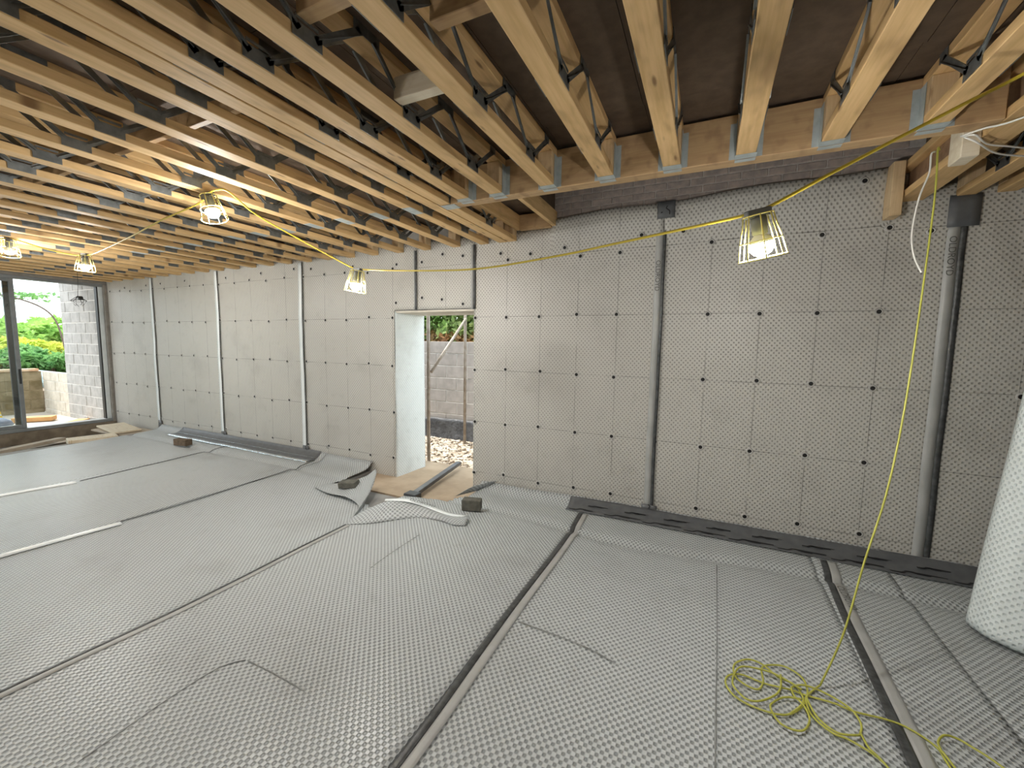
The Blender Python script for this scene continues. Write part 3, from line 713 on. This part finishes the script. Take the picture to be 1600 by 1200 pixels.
tag(MB().tube(smooth_path(cab, 7), .0065, 8).build('lamp_cable', 'yellow'), 'yellow cable looping between the caged lamps', 'cable')
hc = empty('hanging_cage', (-9.6,3.23,2.30), 'unlit diamond-shaped wire cage hanging before the glazed opening', 'wire cage')
m = MB()
for a in range(6):
    c, s_ = math.cos(a*math.pi/3), math.sin(a*math.pi/3)
    m.tube([(0,0,.09),(.10*c,.10*s_,.01),(.045*math.cos(a*math.pi/3+.5),.045*math.sin(a*math.pi/3+.5),-.075)], .004, 5)
    c2, s2_ = math.cos((a+1)*math.pi/3), math.sin((a+1)*math.pi/3); m.tube([(.10*c,.10*s_,.01),(.10*c2,.10*s2_,.01)], .004, 5)
m.build('cage', 'darkwire', hc); MB().bbox((-.01,-.005,.03),(.045,.05,.085),.006).build('socket', 'blackrub', hc)
MB().tube([(0,0,.09),(.01,.02,.25),(0,.045,.48)], .003, 5).build('hanging_wire', 'darkwire', hc)
hc.rotation_euler = (R(8), R(12), 0)

# lime cord: drop and floor coil
drop = [(1.10,3.16,2.80),(1.09,3.15,2.79),(1.046,3.0,2.436),(.955,2.8,1.524),(.858,2.62,1.018),(.758,2.5,.649),(.686,2.43,.301),(.603,2.385,.03)]
S = [[(.603,2.385),(.533,2.29),(.5,2.209),(.438,2.129),(.374,2.097),(.282,2.102),(.212,2.125),(.177,2.196),(.192,2.256),(.255,2.294),(.356,2.284),(.463,2.292),(.526,2.293),(.632,2.292),(.716,2.282),(.831,2.296),(.906,2.281),(.976,2.228),(.98,2.145),(1.0,1.9)],
 [(.80,1.85),(.743,2.025),(.653,2.088),(.588,2.094),(.531,2.158),(.518,2.23),(.539,2.324),(.53,2.41),(.461,2.452),(.38,2.427),(.349,2.375),(.349,2.294),(.321,2.222),(.275,2.219),(.227,2.26),(.217,2.324),(.243,2.388),(.3,2.427),(.362,2.417),(.423,2.357),(.485,2.335),(.511,2.273),(.495,2.207),(.438,2.129)],
 [(.468,2.301),(.473,2.254),(.5,2.209),(.513,2.139),(.485,2.063),(.445,2.034),(.389,2.047),(.36,2.107),(.37,2.156),(.428,2.218),(.502,2.245)],
 [(.473,2.31),(.527,2.343),(.611,2.335),(.695,2.283),(.714,2.206),(.699,2.149),(.674,2.119),(.603,2.102),(.545,2.154),(.523,2.255)],
 [(.696,2.137),(.706,2.068),(.737,2.026),(.81,1.85)],
 [(.432,2.361),(.421,2.278),(.387,2.2),(.316,2.13),(.259,2.114),(.214,2.163),(.208,2.224),(.239,2.314),(.295,2.355),(.406,2.355),(.511,2.298)],
 [(1.25,2.1),(1.145,2.226),(1.103,2.263),(1.067,2.291),(1.021,2.283),(.987,2.243),(.974,2.19),(.985,2.144),(1.02,1.9)]]
m = MB(); m.tube(smooth_path(drop, 8), .0046, 7)
for k, s in enumerate(S): m.tube(smooth_path([(x, y, fh(x, y)+.009+.005*k*.6+.006*abs(math.sin(i*1.3+k))+(.012 if (k == 0 and i == 0) else 0)) for i, (x, y) in enumerate(s)], 6), .0046, 7)
tag(m.build('yellow_cord', 'lime'), 'thin yellow-green cord dropping from the ceiling into a tangled coil', 'cord')
m = MB(); m.tube(smooth_path([(1.085,3.17,2.80),(1.064,3.15,2.78),(1.054,3.12,2.674),(1.009,3.08,2.532),(.985,3.05,2.339),(.994,3.02,2.212),(1.019,2.98,2.115)], 6), .0046, 7)
tag(m.build('white_wire', 'whitewire'), 'thin white wire hanging in a bow beside the yellow cord', 'wire')
m = MB(); m.tube(smooth_path([(1.106,2.96,2.785),(1.15,2.86,2.77),(1.191,2.835,2.765),(1.254,2.78,2.765),(1.5,2.5,2.775)], 6), .0045, 7)
tag(m.build('white_cable', 'whitewire'), 'straight white cable under the joists at the right edge', 'cable')
m = MB(); m.tube(smooth_path([(1.12,2.97,2.785),(1.15,2.93,2.77),(1.236,3.03,2.755),(1.355,3.11,2.755),(1.46,3.19,2.76),(1.6,3.3,2.77)], 6), .0045, 7); m.tube(smooth_path([(1.13,2.98,2.785),(1.18,2.98,2.75),(1.32,3.14,2.74),(1.50,3.28,2.75),(1.65,3.4,2.77)], 6), .0045, 7)
tag(m.build('white_cable', 'whitewire'), 'sagging pair of white cables under the joists at the right edge', 'cable')

# site debris by the glazed end
def plank(name, mat, p, q, w, h, label, cat):
    m = MB(); m.bar(p, q, w, h); o = m.build(name, mat); tag(o, label, cat); return o
o = MB().bbox((-.20,-.30,0),(.20,.30,.085),.006).build('pale_board', 'palepine'); o.location = (-9.42,3.2,-.075); o.rotation_euler = (0,R(-2),R(-14)); tag(o, 'thick pale timber block lying by the membrane edge', 'timber')
plank('timber_plank', 'carton', (-9.62,2.15,-.06),(-10.15,3.05,-.08),.13,.05, 'grey-brown plank at the far left beside the floor membrane', 'plank')
plank('timber_plank', 'plinth', (-9.95,2.0,-.19),(-10.5,3.4,-.19),.18,.04, 'dark plank lying below the glazed sill', 'plank')
o = MB().bbox((-.55,-.25,0),(.55,.25,.03),.004).build('scrap_board', 'carton'); o.location = (-9.75,3.78,-.05); o.rotation_euler = (0,R(2),R(6)); tag(o, 'flat scrap board in the corner under the narrow wall sheet', 'board')
o = MB().bbox((-.40,-.2,0),(.40,.2,.03),.004).build('scrap_board', 'palepine'); o.location = (-9.9,3.74,.0); o.rotation_euler = (0,R(3),R(-4)); tag(o, 'paler scrap board on top of the flat one in the corner', 'board')
tag(MB().bbox((-9.9,-1.2,-.21),(-9.4,2.0,-.17),.004).build('edge_board', 'plinth'), 'dark board lying in the lower strip at the far left', 'board')

# ================================================================== OUTSIDE
mb = MB(); mb.box((-60,-40,-.6),(-11.35,40,-.16)); mb.box((-11.35,-40,-.6),(40,-3.9,-.3)); mb.box((-11.35,4.67,-.6),(40,40,-.33)); mb.box((4.5,-3.9,-.6),(40,4.67,-.3))
struct(mb.build('ground', 'ground'))
def block_wall(name, origin, ux, length, courses, label, mat, bl=.44, bh=.215, th=.1, z0=-.2, jt=.016, mort='mortarpale'):
    """wall of separate blocks; ux = run direction, blocks face the left-hand normal side"""
    ux = Vector(ux).normalized(); r = empty(name, origin, label, 'wall'); r.rotation_euler = (0,0,math.atan2(ux.y, ux.x))
    MB().box((0,.008,z0),(length,th,z0+courses*(bh+jt))).build('mortar', mort, r)
    cache = {}
    for c in range(courses):
        x = 0; first = True
        while x < length-.02:
            L_ = bl if not (first and c % 2) else bl/2-.005; L_ = min(L_, length-x); first = False
            kk = round(L_, 3)
            if kk not in cache: cache[kk] = MB().bbox((0,0,0),(L_-.001,th-.01,bh),.004).build('block', mat, data_only=True)
            link('block', cache[kk], r, (x, random.uniform(-.003,.003), z0+c*(bh+jt)+jt)); x += L_+jt
    return r
block_wall('block_wall', (-13.35,4.18,0), (1,0,0), 2.0, 15, 'tall grey concrete block wall outside the glazed opening', 'block', z0=-.3)
block_wall('block_wall', (-14.75,4.20,0), (1,0,0), 1.38, 5, 'low sunlit pale block wall beyond the tall block wall', 'paleblock', z0=-.3)
block_wall('retaining_wall', (-14.8,-4,0), (0,1,0), 8.2, 5, 'stained brown retaining wall across the yard', 'moss', z0=-.3, th=.2, mort='moss')
o = MB().bbox((-14.99,-4,.862),(-14.76,4.15,.92),.005).build('cope_board', 'copeboard'); tag(o, 'reddish board capping the stained retaining wall', 'board')
plank('orange_plank', 'orange', (-13.45,3.35,-.10),(-13.10,3.85,-.10),.25,.09, 'orange timber offcut in the yard beyond the sill', 'timber')
plank('orange_plank', 'orange', (-12.05,3.72,-.12),(-12.45,4.12,-.12),.20,.05, 'orange timber offcut beside the tall block wall', 'timber')
lad = empty('step_ladder', (-13.4,2.75,-.16), 'yellow step ladder seen through the left pane', 'ladder')
for yy in (-.22,.50):
    MB().bar((0,yy*.8+.02,0),(-.35,yy*.55,1.15),.07,.03).build('stile', 'yelpaint', lad)
    MB().bar((-.75,yy*.8,0),(-.38,yy*.55,1.15),.05,.03).build('rear_stile', 'yelpaint', lad)
for k in range(4):
    f = (k+.7)/4.5; MB().box((-.35*f-.06,-.2,1.15*f),(-.35*f+.05,.42,1.15*f+.03)).build('tread', 'silver', lad)
m = MB(); m.lathe([(.0,.26),(.12,.25),(.22,.17),(.25,.07),(.2,0),(0,0)], 14); o = m.build('sack', 'bluebag'); o.location = (-12.9,2.95,-.16); o.scale = (1,1,.8); tag(o, 'blue-grey sack on the yard floor beside the ladder', 'sack')
o = MB().bbox((-.5,-.35,0),(.5,.35,.42),.12).build('tarp_cover', 'tarp'); o.location = (-16.4,4.45,.36); tag(o, 'pale blue cover beyond the retaining wall', 'cover')
o = MB(); o.box((-60,-40,-.2),(-15.0,40,.35)); struct(o.build('ground_upper', 'soil'))
def foliage(n, c, rad, size, seed, shell=.55):
    rn = random.Random(seed); m = MB(); lobes = [(Vector((rn.uniform(-.6,.6)*rad[0], rn.uniform(-.6,.6)*rad[1], rn.uniform(-.6,.6)*rad[2])), rn.uniform(.35,.6)) for _ in range(9)]
    for _ in range(n):
        lo, ls = rn.choice(lobes)
        v = Vector((rn.gauss(0,1), rn.gauss(0,1), rn.gauss(0,1))).normalized()*(shell+(1-shell)*rn.random())
        p = Vector(c)+lo+Vector((v.x*rad[0]*ls, v.y*rad[1]*ls, v.z*rad[2]*ls))
        a = Vector((rn.gauss(0,1), rn.gauss(0,1), rn.gauss(0,.6))).normalized(); b = a.cross(Vector((rn.gauss(0,1), rn.gauss(0,1), rn.gauss(0,1)))).normalized()
        s = size*rn.uniform(.6,1.3)
        m.add([p-a*s, p+b*s*.5, p+a*s, p-b*s*.5], [(0,1,2,3)])
    return m
def tree(base, h_, rad, size, n, mat, seed, label, name='leafy_tree'):
    r = empty(name, base, label, 'tree', 'trees beyond the yard')
    foliage(n, (0,0,h_), rad, size, seed).build('foliage', mat, r)
    m = MB(); m.tube(smooth_path([(0,0,-.1),(.1,.05,h_*.4),(0,.1,h_)], 4), [.12-.006*i for i in range(9)], 8)
    for k in range(4): m.tube([(0.05,.07,h_*.55),(math.cos(k*1.7)*rad[0]*.6,math.sin(k*1.7)*rad[1]*.6,h_*1.1)], [.05,.015], 6)
    m.build('trunk', 'bark', r)
tree((-21,5.2,.3), 1.1, (1.5,1.8,.95), .16, 3800, 'leafa', 1, 'bright green tree left of the tall block wall')
tree((-22.5,7.0,.3), 1.35, (1.5,1.5,1.0), .15, 3200, 'leafa', 2, 'green tree partly hidden by the tall block wall')
tree((-18.4,5.35,.3), .55, (.8,1.0,.55), .10, 3800, 'leafb', 3, 'deep green rounded bush above the retaining wall', 'rounded_bush')
tree((-19.8,4.9,.3), .85, (.8,1.7,.6), .10, 3800, 'leafy', 4, 'yellow-green bush behind the deep green one', 'rounded_bush')
tree((-20.5,2.6,.3), 1.5, (1.6,1.9,1.2), .16, 3600, 'leafb', 5, 'dark green tree at the left edge of the view', )
tree((-24,2.5,.3), 2.1, (2,2.4,1.3), .18, 2600, 'leafa', 6, 'tall pale green tree behind the left pane')
br = empty('overhanging_branch', (-15.5,4.75,1.6), 'bare overhanging branch beside the top of the block wall', 'branch')
MB().tube(smooth_path([(0,0.12,-.2),(.0,.0,.5),(0,-.25,.85),(0,-.7,1.05),(0,-1.15,1.12)], 5), .02, 6).build('stem', 'bark', br)
foliage(130, (0,-.6,1.12), (.4,.75,.16), .07, 11).build('foliage', 'leafb', br)
# outside the doorway
block_wall('block_wall', (-7.2,6.55,0), (1,0,0), 5.5, 9, 'block retaining wall seen through the doorway', 'doorblock', z0=-.35, bl=.44)
m = MB(); tz = lin(-.35,.26,.06)
g = grid_mesh(lin(-7.2,-1.8,.08), tz, lambda x, z: (x, 6.52-.03*abs(noise.noise((x*3,z*2,0)))-.10*max(0,-z)*1.2, z+.03*noise.noise((x*2.3,0,1))), uvf=lambda x, z: (x, z))
tag(solid(g.build('tanking_sheet', 'tanking'), .004), 'black tanking sheet along the foot of the outer block wall', 'sheet')
struct(MB().add([(-7.2,4.66,-.30),(-1.8,4.66,-.30),(-1.8,6.55,-.12),(-7.2,6.55,-.12),(-7.2,4.66,-.5),(-1.8,4.66,-.5),(-1.8,6.55,-.5),(-7.2,6.55,-.5)],[(0,1,2,3),(7,6,5,4),(0,4,5,1),(1,5,6,2),(2,6,7,3),(3,7,4,0)]).build('ground_gravel_bed', 'soil'))
rn = random.Random(5); m = MB(); ico = [(0,0,1),(.9,0,.3),(.28,.85,.3),(-.73,.53,.3),(-.73,-.53,.3),(.28,-.85,.3),(.6,.5,-.5),(-.6,.5,-.5),(-.5,-.6,-.5),(.6,-.5,-.5)]
icf = [(0,1,2),(0,2,3),(0,3,4),(0,4,5),(0,5,1),(1,6,2),(2,7,3),(3,8,4),(4,8,5),(5,9,1),(1,9,6),(2,6,7),(3,7,8),(5,8,9)]
for _ in range(3600):
    x = rn.uniform(-5.4,-2.4); y = rn.uniform(4.7,6.45); z = -.30+.18*(y-4.66)/1.89; s = rn.uniform(.018,.042); a = rn.uniform(0,6.28); c, sn = math.cos(a), math.sin(a); f = rn.uniform(.5,.9)
    m.add([(x+s*(p[0]*c-p[1]*sn), y+s*f*(p[0]*sn+p[1]*c), z+s*.6*p[2]+.012) for p in ico], icf)
tag(m.build('gravel', 'stone'), 'loose pale gravel outside the doorway', 'gravel', kind='stuff')
for x, y, lb in ((-3.955,5.3,'near steel scaffold tube standing left in the doorway view'), (-3.90,6.3,'far steel scaffold tube standing right in the doorway view')):
    tag(MB().tube([(x,y,-.24 if y < 6 else -.13),(x,y,3.4)], .027, 12).build('scaffold_tube', 'steel'), lb, 'scaffold tube', 'scaffold tubes outside the doorway')
tag(MB().tube([(-3.935,5.34,1.24),(-3.87,6.27,2.13)], .024, 12).build('scaffold_brace', 'steel'), 'diagonal steel brace between the two scaffold tubes', 'scaffold tube')
hg = empty('clipped_hedge', (-4.6,7.6,1.5), 'green hedge above the outer block wall', 'hedge')
mh = MB(); rn = random.Random(9)
for k in range(17000):
    p = Vector((rn.uniform(-2.4,2.4), rn.uniform(-.75,.25)+.0, rn.uniform(.12,2.2))); p.y += .25*noise.noise((p.x*1.6,p.z*1.8,0))+.12*p.z*.6
    a = Vector((rn.gauss(0,1),rn.gauss(0,.6),rn.gauss(0,1))).normalized(); b = a.cross(Vector((rn.gauss(0,1),rn.gauss(0,1),rn.gauss(0,1)))).normalized(); s = rn.uniform(.05,.095)
    mh.cur = 1 if p.z < .42+.25*noise.noise((p.x*2,0,4)) and rn.random() < .7 else 0
    mh.add([p-a*s, p+b*s*.55, p+a*s, p-b*s*.55], [(0,1,2,3)])
mh.build('foliage', ['leafh','leafr'], hg)
m = MB()
for k in range(9): m.tube([(-2.2+.55*k,-.2,0),(-2.1+.55*k,-.15,1.0),(-2.25+.55*k,-.1,2.0)], [.03,.02,.008], 6)
m.build('stems', 'bark', hg)
struct(MB().box((-7.2,6.68,-.3),(-1.6,9.5,1.52)).build('ground_bank', 'soil'))
